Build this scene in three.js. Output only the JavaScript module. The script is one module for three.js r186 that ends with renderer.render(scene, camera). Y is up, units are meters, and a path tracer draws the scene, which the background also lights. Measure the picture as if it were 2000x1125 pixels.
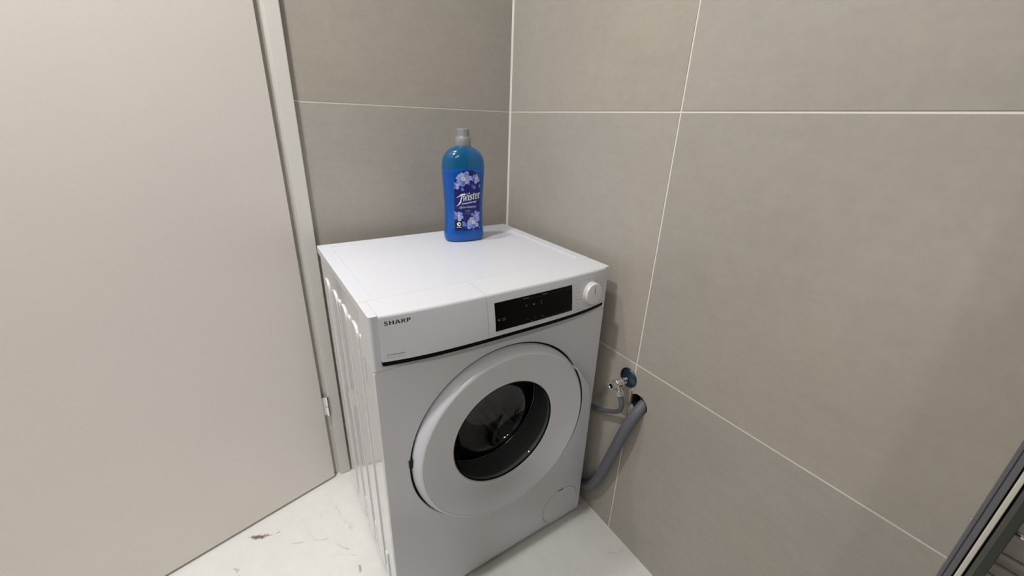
import * as THREE from 'three';
import { RoundedBoxGeometry } from 'three/addons/geometries/RoundedBoxGeometry.js';
import { MarchingCubes } from 'three/addons/objects/MarchingCubes.js';
import { mergeGeometries, mergeVertices, toCreasedNormals } from 'three/addons/utils/BufferGeometryUtils.js';

// ------------------------------------------------------------ camera, light, exposure
const scene = new THREE.Scene();
scene.background = new THREE.Color(0, 0, 0);
const camera = new THREE.PerspectiveCamera(2 * Math.atan(562.5 / 796.38) * 180 / Math.PI, 2000 / 1125, 0.02, 30);
camera.position.set(-0.7715, 1.1703, 1.2291);
camera.rotation.set(-0.3872, -0.5784, 0.0364, 'YXZ');
scene.add(camera);
const renderer = new THREE.WebGLRenderer({ antialias: true });
renderer.toneMapping = THREE.LinearToneMapping;
renderer.toneMappingExposure = 1.07;
renderer.shadowMap.enabled = true;
renderer.shadowMap.type = THREE.PCFSoftShadowMap;

const CEIL = 2.5;
// unseen ceiling lamps: one behind the camera split in two, one by the door leaf, two added at the back and left walls to brighten
const LAMP_COLOR = new THREE.Color(1.0, 0.985, 0.965);
const LAMPS = [[-1.5, 2.2, 4.0, 0.07], [-1.12, 2.2, 3.8, 0.07], [-1.2, 0.62, 9.4, 0.07], [-0.8, 0.18, 3.8, 0.05], [-2.0, 1.0, 1.2, 0.07]];      // x, z, candela, radius of the round diffuser

// ------------------------------------------------------------ helpers
let seed = 7;
const rnd = () => { seed = (seed * 1664525 + 1013904223) >>> 0; return seed / 4294967296; };
const used = {};
function numbered(name) { const n = used[name] = (used[name] ?? -1) + 1; return n ? `${name}_${String(n).padStart(3, '0')}` : name; }
function mesh(name, geo, mat, parent) {
  const m = new THREE.Mesh(Array.isArray(geo) ? merge(geo) : geo, mat);
  m.name = parent && parent !== scene ? name : numbered(name);
  m.castShadow = m.receiveShadow = true;
  (parent || scene).add(m);
  return m;
}
function part(name, geo, mat, parent) {          // a part: numbered within its parent
  const n = parent.children.filter(c => c.name.replace(/_\d{3}$/, '') === name).length;
  return mesh(n ? `${name}_${String(n).padStart(3, '0')}` : name, geo, mat, parent);
}
function thing(name, label, category, [x, y, z] = [0, 0, 0], turn = 0) {
  const g = new THREE.Group(); g.name = numbered(name); scene.add(g);
  g.position.set(x, y, z); g.rotation.y = turn; g.userData = { label, category };
  return g;
}
function structure(o, label) { o.userData.kind = 'structure'; if (label) o.userData.label = label; return o; }
function merge(list) {
  return mergeGeometries(list.map(g => {
    const n = g.index ? g.toNonIndexed() : g;
    for (const k of Object.keys(n.attributes)) if (!['position', 'normal', 'uv'].includes(k)) n.deleteAttribute(k);
    return n;
  }));
}
const V = (x, y, z) => new THREE.Vector3(x, y, z);
function box(x0, x1, y0, y1, z0, z1, r = 0) {
  const g = r ? new RoundedBoxGeometry(x1 - x0, y1 - y0, z1 - z0, 3, r) : new THREE.BoxGeometry(x1 - x0, y1 - y0, z1 - z0);
  return g.translate((x0 + x1) / 2, (y0 + y1) / 2, (z0 + z1) / 2);
}
function rectShape(a0, a1, b0, b1, r = 0) {
  const s = new THREE.Shape();
  if (!r) { s.moveTo(a0, b0); s.lineTo(a1, b0); s.lineTo(a1, b1); s.lineTo(a0, b1); s.closePath(); return s; }
  s.moveTo(a0 + r, b0); s.lineTo(a1 - r, b0); s.absarc(a1 - r, b0 + r, r, -Math.PI / 2, 0);
  s.lineTo(a1, b1 - r); s.absarc(a1 - r, b1 - r, r, 0, Math.PI / 2);
  s.lineTo(a0 + r, b1); s.absarc(a0 + r, b1 - r, r, Math.PI / 2, Math.PI);
  s.lineTo(a0, b0 + r); s.absarc(a0 + r, b0 + r, r, Math.PI, Math.PI * 1.5);
  return s;
}
// a plate whose front face lies at +0 of the extrusion axis and which is t thick, edges eased by b
function plate(shape, t, b = 0.0006, seg = 1, curve = 24) {
  const g = new THREE.ExtrudeGeometry(shape, { depth: t - 2 * b, bevelEnabled: b > 0, bevelThickness: b, bevelSize: b, bevelOffset: -b, bevelSegments: seg, curveSegments: curve });
  return g.translate(0, 0, -(t - b));
}
function circlePath(cx, cy, r, n = 96) {
  const p = new THREE.Path();
  for (let i = 0; i <= n; i++) { const a = -i / n * 2 * Math.PI; (i ? p.lineTo(cx + r * Math.cos(a), cy + r * Math.sin(a)) : p.moveTo(cx + r, cy)); }
  return p;
}
// toCreasedNormals matches corners to the hundredth of a unit: let it see millimetres of thousands
const creased = (g, angle) => toCreasedNormals(g.scale(1000, 1000, 1000), angle).scale(0.001, 0.001, 0.001);
const onRightWall = g => g.rotateY(-Math.PI / 2);                      // (a, b, out) -> z, y, -x
const onFloor = g => g.rotateX(-Math.PI / 2);                          // (a, b, out) -> x, -z, y
function lathe(profile, n = 96, crease = 0.5) {
  let g = new THREE.LatheGeometry(profile.map(p => new THREE.Vector2(p[0], p[1])), n);
  g.deleteAttribute('normal');
  const uv = g.attributes.uv; g.deleteAttribute('uv');
  g = creased(mergeVertices(g, 1e-6), crease);
  g.setAttribute('uv', new THREE.BufferAttribute(new Float32Array(g.attributes.position.count * 2), 2));
  return g;
}
function tube(points, r, n = 60, m = 16) { return new THREE.TubeGeometry(new THREE.CatmullRomCurve3(points), n, r, m, false); }
function rod(a, b, r, m = 12) {
  const d = b.clone().sub(a), g = new THREE.CylinderGeometry(r, r, d.length(), m);
  g.applyQuaternion(new THREE.Quaternion().setFromUnitVectors(V(0, 1, 0), d.clone().normalize()));
  return g.translate((a.x + b.x) / 2, (a.y + b.y) / 2, (a.z + b.z) / 2);
}
// grid surface: f(u, v) -> [x, y, z]; uv(u, v)
function grid(nu, nv, f, uvf = (u, v) => [u, v], flip = false, crease = 0.6) {
  const pos = [], uv = [], idx = [];
  for (let j = 0; j <= nv; j++) for (let i = 0; i <= nu; i++) { pos.push(...f(i / nu, j / nv)); uv.push(...uvf(i / nu, j / nv)); }
  for (let j = 0; j < nv; j++) for (let i = 0; i < nu; i++) {
    const a = j * (nu + 1) + i, b = a + 1, c = a + nu + 1, d = c + 1;
    flip ? idx.push(a, c, b, b, c, d) : idx.push(a, b, c, b, d, c);
  }
  const g = new THREE.BufferGeometry();
  g.setAttribute('position', new THREE.Float32BufferAttribute(pos, 3));
  g.setAttribute('uv', new THREE.Float32BufferAttribute(uv, 2));
  g.setIndex(idx); 
  if (crease === null) { g.computeVertexNormals(); return g; }
  return creased(g, crease);
}
// periodic value noise on an n-cell lattice
function lattice(n, s) { let k = s >>> 0; const a = new Float32Array(n * n); for (let i = 0; i < a.length; i++) { k = (k * 1664525 + 1013904223) >>> 0; a[i] = k / 4294967296 * 2 - 1; } return a; }
function vnoise(l, n, u, v) {
  const x = u * n, y = v * n, i = Math.floor(x), j = Math.floor(y), f = x - i, h = y - j;
  const a = f * f * (3 - 2 * f), b = h * h * (3 - 2 * h), q = (p, r) => l[((r % n + n) % n) * n + (p % n + n) % n];
  return (q(i, j) * (1 - a) + q(i + 1, j) * a) * (1 - b) + (q(i, j + 1) * (1 - a) + q(i + 1, j + 1) * a) * b;
}
function noiseTexture(size, pixel, { srgb = true, repeat = 1 } = {}) {
  const d = new Uint8Array(size * size * 4);
  for (let j = 0; j < size; j++) for (let i = 0; i < size; i++) {
    const c = pixel(i / size, j / size), k = (j * size + i) * 4;
    for (let q = 0; q < 3; q++) d[k + q] = Math.max(0, Math.min(255, Math.round(c[q])));
    d[k + 3] = 255;
  }
  const t = new THREE.DataTexture(d, size, size, THREE.RGBAFormat);
  t.wrapS = t.wrapT = THREE.RepeatWrapping; t.magFilter = THREE.LinearFilter; t.minFilter = THREE.LinearMipmapLinearFilter; t.generateMipmaps = true;
  if (srgb) t.colorSpace = THREE.SRGBColorSpace;
  t.repeat.set(repeat, repeat); t.needsUpdate = true;
  return t;
}
function fbm(spec, s) { const ls = spec.map(([n], k) => lattice(n, s * 977 + k * 131 + 5)); return (u, v) => spec.reduce((a, [n, w], k) => a + w * vnoise(ls[k], n, u, v), 0); }
function canvas(w, h, draw) {
  const c = document.createElement('canvas'); c.width = w; c.height = h; draw(c.getContext('2d'), w, h);
  const t = new THREE.CanvasTexture(c); t.colorSpace = THREE.SRGBColorSpace; t.anisotropy = 8; return t;
}
const std = o => new THREE.MeshStandardMaterial(o), phy = o => new THREE.MeshPhysicalMaterial(o);

// ------------------------------------------------------------ materials
const cloud = fbm([[3, 1], [6, 0.7], [13, 0.45]], 3), cloudTint = fbm([[2, 1], [5, 0.6]], 9), fine = fbm([[60, 0.8], [170, 1]], 17), streak = fbm([[40, 1]], 23);
const tileMap = noiseTexture(1024, (u, v) => {
  const m = 1 + 0.022 * cloud(u, v) + 0.012 * fine(u, v) + 0.008 * streak(u * 0.5, v * 4 % 1), t = 0.012 * cloudTint(u, v);
  return [173 * m * (1 + t), 167 * m, 158 * m * (1 - t)];
}, { repeat: 1 / 1.3 });
const tileRough = noiseTexture(512, (u, v) => { const r = 128 + 14 * cloud(v, u) + 10 * fine(u, v); return [r, r, r]; }, { srgb: false, repeat: 1 / 1.3 });
const M = {
  tile: std({ map: tileMap, roughness: 0.9, roughnessMap: tileRough }),
  grout: std({ color: 0xece8df, roughness: 0.9 }),
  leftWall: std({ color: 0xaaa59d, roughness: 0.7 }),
  farWall: std({ color: 0x6a6661, roughness: 0.7 }),
  paint: std({ color: 0xd8d5cf, roughness: 0.9 }),
  white: phy({ color: 0xd4d6dd, roughness: 0.32, clearcoat: 0.3, clearcoatRoughness: 0.12 }),
  whiteSide: phy({ color: 0xd8d9dc, roughness: 0.3, clearcoat: 1, clearcoatRoughness: 0.1 }),
  panel: phy({ color: 0xd4d5da, roughness: 0.38, clearcoat: 0.25, clearcoatRoughness: 0.2 }),
  console: phy({ color: 0xd4d5da, roughness: 0.38, clearcoat: 0.25, clearcoatRoughness: 0.15 }),
  doorPlastic: phy({ color: 0xd4d5da, roughness: 0.3, clearcoat: 0.2, clearcoatRoughness: 0.15 }),
  black: phy({ color: 0x030303, roughness: 0.5, specularIntensity: 0.25 }),
  gap: std({ color: 0x1a1a1a, roughness: 0.8 }),
  rubber: std({ color: 0x8c8c8a, roughness: 0.55 }),
  chrome: std({ color: 0xe6e6e8, metalness: 1, roughness: 0.12 }),
  bluedChrome: std({ color: 0x455a68, metalness: 1, roughness: 0.36 }),
  wire: std({ color: 0x6a6a6c, metalness: 1, roughness: 0.3 }),
  steel: std({ color: 0x9a9a9c, metalness: 1, roughness: 0.3 }),
  greyPlastic: std({ color: 0x6e6f74, roughness: 0.5 }),
  hose: std({ color: 0x62636c, roughness: 0.55 }),
  pipe: std({ color: 0x8b8c8e, roughness: 0.5 }),
};

// ------------------------------------------------------------ the room
const GAP = 0.0034, TT = 0.008;                                          // joint width, tile thickness
const tileGeo = (a0, a1, b0, b1, hole) => {
  const s = rectShape(a0 + GAP / 2, a1 - GAP / 2, b0 + GAP / 2, b1 - GAP / 2);
  const g = plate(hole || s, TT, 0.0005);
  const du = rnd() * 1.3, dv = rnd() * 1.3, uv = g.attributes.uv;
  for (let i = 0; i < uv.count; i++) uv.setXY(i, uv.getX(i) + du, uv.getY(i) + dv);
  return g;
};
const ROWS = [[0.002, 0.6], [0.6, 1.2], [1.2, 1.8], [1.8, 2.4], [2.4, CEIL]];
const BED = 0.0012;                                                     // how far the joints lie back from the tile faces
// the roughly cut hole the drain hose goes into, as (z, y) on the right wall
const HOLE = [[0.6515, 0.5095], [0.667, 0.5178], [0.6837, 0.5175], [0.6976, 0.5088], [0.7045, 0.4992], [0.7056, 0.4884], [0.698, 0.4714], [0.69, 0.4643], [0.672, 0.462], [0.6585, 0.468], [0.6515, 0.4745]];
const scaled = (q, k) => [(q[0] - 0.68) * k + 0.68, (q[1] - 0.49) * k + 0.49];
const holePath = (k = 1) => { const p = new THREE.Path(); [...HOLE].reverse().map(q => scaled(q, k)).forEach((q, i) => i ? p.lineTo(...q) : p.moveTo(...q)); return p; };
// the tile whose left edge was broken out for the hose
const notched = (a0, a1, b0, b1) => { const s = new THREE.Shape(); s.moveTo(a0, b0); s.lineTo(a1, b0); s.lineTo(a1, b1); s.lineTo(a0, b1); HOLE.forEach((q, i) => s.lineTo(i === 0 || i === HOLE.length - 1 ? a0 : q[0], q[1])); s.closePath(); return s; };
{
  const s = rectShape(-0.12, 2.9, 0, CEIL); s.holes.push(holePath(1.25));
  const w = structure(mesh('wall_right', onRightWall(plate(s, 0.1, 0)).translate(BED, 0, 0), M.grout));
  part('hole_back', box(0.1, 0.13, 0.4, 0.58, 0.58, 0.77), M.gap, w);
  const rim = new THREE.Shape(HOLE.map(q => new THREE.Vector2(...scaled(q, 1.3)))); rim.holes.push(holePath(1.06));
  part('hole_shade_sleeve', onRightWall(plate(rim, 0.09, 0)).translate(0.009, 0, 0), M.gap, w);  // dark sleeve added so the inside of the hole looks shaded
  for (const [b0, b1] of ROWS) for (const [a0, a1] of [[0.0015, 0.65], [0.65, 1.85], [1.85, 2.8]])
    part('tile', onRightWall(tileGeo(a0, a1, b0, b1, b0 < 0.1 && a0 === 0.65 ? notched(a0 + GAP / 2, a1 - GAP / 2, b0 + GAP / 2, b1 - GAP / 2) : null)), M.tile, w);
}
const DOORX0 = -1.385, DOORX1 = -0.668, DOORH = 2.06;
{
  const s = new THREE.Shape();
  s.moveTo(-2.4, 0); s.lineTo(DOORX0, 0); s.lineTo(DOORX0, DOORH); s.lineTo(DOORX1, DOORH); s.lineTo(DOORX1, 0); s.lineTo(0.0012, 0); s.lineTo(0.0012, CEIL); s.lineTo(-2.4, CEIL); s.closePath();
  const w = structure(mesh('wall_back', plate(s, 0.1, 0).translate(0, 0, -BED), M.grout));
  for (const [b0, b1] of ROWS) {
    const xs = b1 <= 2.06 ? [[DOORX1, -0.0015], [-2.3, DOORX0]] : b0 < 2.06 ? [] : [[-1.2, -0.0015], [-2.3, -1.2]];
    for (const [a0, a1] of xs) part('tile', tileGeo(a0, a1, b0, b1), M.tile, w);
    if (b0 < 2.06 && b1 > 2.06) {
      part('tile', tileGeo(DOORX1, -0.0015, b0, b1), M.tile, w); part('tile', tileGeo(-2.3, DOORX0, b0, b1), M.tile, w);
      part('tile', tileGeo(DOORX0, DOORX1, DOORH, b1), M.tile, w);
    }
  }
}
// pale silicone bead up the corner of the two walls
{
  const s = new THREE.Shape(); s.moveTo(0, 0); s.lineTo(-0.0045, 0); s.quadraticCurveTo(-0.002, 0.002, 0, 0.0045); s.closePath();
  const g = new THREE.ExtrudeGeometry(s, { depth: CEIL - 0.002, bevelEnabled: false });
  g.rotateX(-Math.PI / 2); // (x, y, out) -> (x, out, -y)
  g.scale(1, 1, -1); const ix = g.index; 
  const p = g.attributes.position, n = p.count;                          // turned inside out by the mirror: swap the winding
  if (!ix) for (let i = 0; i < n; i += 3) for (const at of Object.values(g.attributes)) { const k = at.itemSize; for (let c = 0; c < k; c++) { const t = at.array[(i + 1) * k + c]; at.array[(i + 1) * k + c] = at.array[(i + 2) * k + c]; at.array[(i + 2) * k + c] = t; } }
  structure(mesh('trim_1', g.translate(0, 0.001, 0), std({ color: 0xe4e1d8, roughness: 0.7 })), 'pale silicone bead in the corner of the tiled walls');
}
structure(mesh('wall_left', box(-2.4, -2.3, 0, CEIL, -0.1, 2.9), M.leftWall));
structure(mesh('wall_front', box(-2.4, 0, 0, CEIL, 2.8, 2.9), M.farWall));
structure(mesh('ceiling', box(-2.4, 0.1, CEIL, CEIL + 0.1, -1.1, 2.9), M.paint));
structure(mesh('wall_hallway_back', box(-2.4, 0.1, 0, CEIL, -1.1, -1.0), M.paint));
structure(mesh('wall_hallway_left', box(-2.4, -2.3, 0, CEIL, -1.0, -0.1), M.paint));
structure(mesh('wall_hallway_right', box(-0.1, 0, 0, CEIL, -1.0, -0.105), M.paint));

// floor: white stone-look porcelain with a few brown and grey veins (print on the tile)
{
  const X0 = -2.4, SIZE = 2.4, Z0 = -0.2, R = 2048;
  const soft = fbm([[4, 1], [9, 0.6], [21, 0.35]], 41), grain = fbm([[90, 1], [260, 0.8]], 43);
  const t = canvas(R, R, (c) => {
    const im = c.createImageData(R, R), d = im.data;
    for (let j = 0; j < R; j++) for (let i = 0; i < R; i++) {
      const u = i / R, v = j / R, w = soft(u, v), g = grain(u, v), k = (j * R + i) * 4;
      const vein = Math.max(0, 1 - Math.abs(soft(u * 1.0 + 0.37, v + 0.11)) * 26) * Math.max(0, soft(v + 0.2, u)) * 9;
      d[k] = 220 + 3 * w + 2 * g - vein; d[k + 1] = 219 + 3 * w + 2 * g - vein; d[k + 2] = 215 + 2.4 * w + 2 * g - vein * 1.2; d[k + 3] = 255;
    }
    c.putImageData(im, 0, 0);
    const P = (x, z) => [(x - X0) / SIZE * R, (z - Z0) / SIZE * R];
    // a vein: a trail of small grains of colour, thicker and thinner and broken up along its way
    const rough = (pts, w, col, jit = 0.004, passes = 14, a = 0.1) => {
      const wob = fbm([[7, 1], [19, 0.8], [47, 0.6]], 60 + Math.round(Math.abs(pts[0][0]) * 900));
      for (let k = 0; k + 1 < pts.length; k++) {
        const [p, q] = [pts[k], pts[k + 1]], len = Math.hypot(q[0] - p[0], q[1] - p[1]), n = Math.ceil(len * 1400);
        for (let i = 0; i < n; i++) {
          const t = i / n, x = p[0] + (q[0] - p[0]) * t, z = p[1] + (q[1] - p[1]) * t, o = wob(x * 7 % 1 + 1, z * 7 % 1 + 1), open = 0.62 + o * 0.55;
          if (open < 0.24) continue;
          for (let m = 0; m < 4; m++) {
            const e = (rnd() + rnd() - 1) * w * open * 1.1, f = (rnd() + rnd() - 1) * w * open * 1.1, s = P(x + e + o * jit * 0.5, z + f + wob(z * 5 % 1 + 1, x * 5 % 1 + 1) * jit * 0.5), r = R / SIZE * w * (0.08 + 0.24 * rnd());
            c.fillStyle = `rgba(${col},${Math.min(0.8, a * passes * 0.2 * open)})`; c.beginPath(); c.ellipse(s[0], s[1], r * 1.3, r * 0.8, rnd() * 3, 0, 7); c.fill();
          }
        }
      }
    };
    // the brown streak and the thinner veins by the machine
    rough([[-0.950, 0.1195], [-0.936, 0.127], [-0.925, 0.133], [-0.912, 0.138], [-0.895, 0.143], [-0.868, 0.146]], 0.003, '120,104,88', 0.003, 20, 0.16);
    rough([[-0.940, 0.126], [-0.926, 0.135], [-0.912, 0.139]], 0.008, '112,96,80', 0.005, 26, 0.12);
    rough([[-0.925, 0.134], [-0.9, 0.1415]], 0.006, '112,96,80', 0.004, 14, 0.12);
    rough([[-0.845, 0.203], [-0.82, 0.2155], [-0.80, 0.223], [-0.775, 0.234], [-0.752, 0.247]], 0.003, '168,166,146', 0.006, 16, 0.1);
    rough([[-0.7335, 0.262], [-0.731, 0.274], [-0.722, 0.290], [-0.705, 0.310]], 0.002, '130,128,116', 0.002, 14, 0.15);
    rough([[-0.735, 0.308], [-0.715, 0.322], [-0.688, 0.3415]], 0.0025, '165,163,150', 0.005, 12, 0.1);
    rough([[-0.693, 0.366], [-0.690, 0.376], [-0.694, 0.392]], 0.004, '120,118,100', 0.003, 16, 0.14);
    rough([[-0.985, 0.205], [-0.978, 0.219], [-0.974, 0.235]], 0.005, '150,148,140', 0.006, 14, 0.1);
    rough([[-0.81, 0.13], [-0.80, 0.19], [-0.785, 0.22]], 0.003, '200,196,184', 0.012, 8, 0.12);
    rough([[-0.72, 0.12], [-0.70, 0.19], [-0.69, 0.25]], 0.006, '196,194,182', 0.014, 10, 0.08);
    rough([[-0.78, 0.20], [-0.73, 0.17], [-0.70, 0.13]], 0.004, '196,194,182', 0.01, 10, 0.08);
    rough([[-0.045, 0.561], [-0.036, 0.570], [-0.024, 0.574], [-0.012, 0.573], [-0.004, 0.566]], 0.0016, '96,92,84', 0.0015, 14, 0.14);
    rough([[-0.10, 0.562], [-0.094, 0.565]], 0.004, '110,106,98', 0.003, 8, 0.12);
    for (let k = 0; k < 26; k++) { const x = X0 + rnd() * SIZE, z = Z0 + rnd() * SIZE, a = rnd() * 6.3, l = 0.05 + 0.15 * rnd(); if (x > -1.15 && z < 0.7) continue;
      rough([[x, z], [x + l * Math.cos(a) * 0.5, z + l * Math.sin(a) * 0.5 + 0.01], [x + l * Math.cos(a), z + l * Math.sin(a)]], 0.004, '180,176,164', 0.01, 10, 0.08); }
  });
  t.wrapS = t.wrapT = THREE.RepeatWrapping;
  const g = onFloor(plate(rectShape(-2.4, 0.1, -2.9, 1.1), 0.1, 0)), uv = g.attributes.uv, p = g.attributes.position;
  for (let i = 0; i < uv.count; i++) uv.setXY(i, (p.getX(i) - X0) / SIZE, 1 - (p.getZ(i) - Z0) / SIZE);
  structure(mesh('floor', g, std({ map: t, roughness: 0.42 })));
}

// ------------------------------------------------------------ door in the back wall: frame and open leaf
{
  const fm = phy({ color: 0xdad7d1, roughness: 0.45 });
  const f = new THREE.Group(); f.name = 'trim_2'; scene.add(f); structure(f, 'pale grey door frame set in the tiled back wall');
  const prof = (x0, x1, y0, y1) => box(x0, x1, y0, y1, 0.0005, 0.0138, 0.0025);
  part('casing', [prof(-0.6700, -0.6355, 0.001, 2.125), box(-0.7195, -0.6690, 0.001, DOORH, -0.10, -0.0065), box(-0.6800, -0.6690, 0.001, DOORH, -0.0065, 0.0008)], fm, f);
  part('casing', [prof(DOORX0 - 0.0645, DOORX0 + 0.0, 0.001, 2.125), box(DOORX0 - 0.0015, DOORX0 + 0.02, 0.001, DOORH, -0.11, 0.0005)], fm, f);
  part('casing', [prof(DOORX0 - 0.0645, -0.6355, DOORH, 2.125), box(DOORX0, DOORX1, DOORH - 0.02, DOORH + 0.001, -0.11, 0.0005)], fm, f);

  const leafGrain = fbm([[180, 1]], 51), leafSoft = fbm([[5, 1], [11, 0.5]], 53);
  const map = noiseTexture(512, (u, v) => { const m = 1 + 0.005 * leafSoft(u, v) + 0.0025 * leafGrain(u, v); return [228 * m, 222 * m, 215 * m]; });
  const d = new THREE.Group(); d.name = 'door_1'; scene.add(d); structure(d, 'smooth pale beige door leaf standing ajar on the left');
  d.position.set(-0.6876, 0, 0.0164); d.rotation.y = Math.atan2(0.1212, 0.4465);
  // the leaf runs along -x from its hinge edge; its room face is at z = 0
  part('leaf', plate(rectShape(-0.687, 0, 0.008, 2.05), 0.02, 0.0012, 2), phy({ map, roughness: 0.4 }), d);
  for (const y of [0.3, 1.75]) part('hinge', [rod(V(0.0125, y - 0.036, 0.003), V(0.0125, y - 0.001, 0.003), 0.0062, 20), rod(V(0.0125, y + 0.001, 0.003), V(0.0125, y + 0.036, 0.003), 0.0062, 20), box(0.0, 0.0085, y - 0.034, y + 0.034, -0.003, 0.0005)], M.chrome, d);
}

// ------------------------------------------------------------ washing machine
const W = 0.5934, D = 0.4964, H = 0.8452, CX = 0.297, CY = 0.459;
const wm = thing('washing_machine', 'white front-loading washing machine with round door standing in the tiled corner', 'washing machine', [-0.34045, 0, 0.30715], 0.0152);
const corner = g => g.translate(-W / 2, 0, -D / 2);                     // parts are drawn from the machine's back left foot
const wpart = (name, geo, mat, parent = wm) => part(name, corner(Array.isArray(geo) ? merge(geo) : geo), mat, parent);
{
  const YC = 0.7305;                                                    // underside of the console
  // lid with its sunken panel
  const lz = 0.4242, frame = rectShape(0, W, -lz, 0, 0.004); frame.holes.push(rectShape(0.0305, W - 0.0305, -0.412, -0.027, 0.003));
  const lid = wpart('lid', onFloor(plate(frame, 0.02, 0.0016, 3)).translate(0, H, 0), M.white);
  wpart('lid_panel', onFloor(plate(rectShape(0.028, W - 0.028, -0.414, -0.025), 0.01, 0)).translate(0, H - 0.0022, 0), M.white, lid);
  // cabinet: left side pressed into ribs, other sides plain
  const y0 = 0.0124, y1 = H - 0.0195, z1 = D - 0.0155;
  const left = wpart('side_panel', [box(0.0045, 0.008, y0, y1, 0.006, z1, 0.001), box(0.0012, 0.02, 0.0124, 0.0165, 0.006, z1)], M.whiteSide);
  const rib = (c, hw, a, b) => wpart('rib', onRightWall(plate(rectShape(c - hw, c + hw, a, b, hw * 0.96), 0.0062, 0.0026, 4, 12)).translate(0.0010, 0, 0), M.whiteSide, left);
  for (const c of [0.062, 0.158, 0.254, 0.350]) rib(c, 0.031, 0.030, 0.772);
  for (const c of [0.206 + 0.004, 0.302 + 0.004, 0.398 + 0.008]) { rib(c, 0.0085, 0.662, 0.768); rib(c, 0.0085, 0.032, 0.135); }
  wpart('side_panel', [box(W - 0.006, W - 0.001, y0, y1, 0.006, z1)], M.whiteSide);
  wpart('back_panel', [box(0.006, W - 0.006, y0, y1, 0.004, 0.008)], M.panel);
  wpart('base', [box(0.006, W - 0.006, 0.0135, 0.02, 0.008, z1)], M.gap);
  for (const [x, z] of [[0.05, 0.05], [W - 0.05, 0.05], [0.05, D - 0.06], [W - 0.05, D - 0.06]])
    wpart('foot', new THREE.CylinderGeometry(0.018, 0.02, 0.0135, 24).translate(x, 0.00675, z), M.gap);
  // front panel with the door opening and the filter flap
  const FR = 0.0675, FX = 0.512, FY = 0.0735;
  const front = rectShape(0.0005, W - 0.0005, y0, YC - 0.0008, 0.006); front.holes.push(circlePath(CX, CY, 0.2435));
  const flap = new THREE.Path(), fa = Math.asin((y0 + 0.004 - FY) / FR);
  const flapAt = (s, dr, n = 60) => { const r = FR + dr, a0 = Math.asin((y0 + 0.003 - dr - FY) / r); for (let i = 0; i <= n; i++) { const a = a0 + i / n * (Math.PI - 2 * a0); i ? s.lineTo(FX + r * Math.cos(a), FY + r * Math.sin(a)) : s.moveTo(FX + r * Math.cos(a), FY + r * Math.sin(a)); } s.closePath(); return s; };
  const hole2 = flapAt(new THREE.Path(), 0); front.holes.push(hole2);
  const fp = wpart('front_panel', [plate(front, 0.012, 0.0018, 3, 12).translate(0, 0, D), box(0.0005, 0.003, y0 + 0.002, YC - 0.002, D - 0.0145, D - 0.006), box(W - 0.003, W - 0.0005, y0 + 0.002, YC - 0.002, D - 0.0145, D - 0.006)], M.panel);
  wpart('filter_flap', plate(flapAt(new THREE.Shape(), -0.0008), 0.01, 0.0008, 2).translate(0, 0, D - 0.0001), M.panel);
  wpart('filter_flap_notch', box(FX - 0.0125, FX + 0.006, FY + 0.0615, FY + 0.0645, D - 0.004, D + 0.0002).rotateZ(0), M.gap);
  wpart('cabinet_divider', [box(0.006, W - 0.006, YC - 0.006, YC + 0.002, 0.02, D - 0.02)], M.gap);
  // recess plate behind the door, soft gasket, drum
  const rec = new THREE.Shape(); rec.absarc(CX, CY, 0.2465, 0, Math.PI * 2); rec.holes.push(circlePath(CX, CY, 0.158));
  wpart('door_recess', plate(rec, 0.004, 0, 1, 48).translate(0, 0, D - 0.0145), M.gap);
  const face = g => g.rotateX(Math.PI / 2).translate(CX, CY, D);        // lathe axis y -> the machine's z
  wpart('gasket', face(lathe([[0.168, -0.014], [0.160, -0.011], [0.153, -0.015], [0.149, -0.026], [0.152, -0.038], [0.150, -0.050], [0.154, -0.060], [0.153, -0.074], [0.157, -0.084], [0.158, -0.090], [0.163, -0.092]], 96, 0.7)), M.rubber);
  const holes = noiseTexture(256, (u, v) => { const a = u * 8 % 1 - 0.5, b = (v * 8 + (Math.floor(u * 8) % 2) * 0.5) % 1 - 0.5; const k = a * a + b * b < 0.06 ? 30 : 200; return [k, k, k]; });
  holes.repeat.set(15, 3);
  const dm = std({ color: 0x3e3e40, metalness: 1, roughness: 0.42 });
  const drum = wpart('drum', face(lathe([[0.1575, -0.095], [0.165, -0.096], [0.225, -0.118], [0.2325, -0.132], [0.2325, -0.142]], 96, 0.6)), dm);
  wpart('drum_wall', face(new THREE.CylinderGeometry(0.2325, 0.2325, 0.24, 96, 1, true).translate(0, -0.262, 0)), std({ color: 0x5c5c5f, metalness: 1, roughness: 0.4, map: holes, side: THREE.DoubleSide }), drum);
  wpart('drum_back', face(lathe([[0.2325, -0.382], [0.215, -0.396], [0.12, -0.392], [0.09, -0.402], [0.001, -0.404]], 96, 0.6)), dm, drum);
  wpart('drum_rim', face(new THREE.TorusGeometry(0.1562, 0.0019, 12, 128).rotateX(Math.PI / 2).translate(0, -0.0925, 0)), M.chrome, drum);
  for (const a of [0.57, 2.66, -1.52]) {
    const s = new THREE.Shape(); s.moveTo(-0.035, 0); s.quadraticCurveTo(-0.012, 0.01, -0.008, 0.055); s.quadraticCurveTo(0, 0.066, 0.008, 0.055); s.quadraticCurveTo(0.012, 0.01, 0.035, 0); s.closePath();
    const g = new THREE.ExtrudeGeometry(s, { depth: 0.2, bevelEnabled: true, bevelSize: 0.004, bevelThickness: 0.004, bevelSegments: 2 });
    g.translate(0, -0.234, 0).rotateZ(a).translate(CX, CY, D - 0.37);
    wpart('drum_paddle', g, std({ color: 0x8e8e8c, roughness: 0.4 }), drum);
  }
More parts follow.
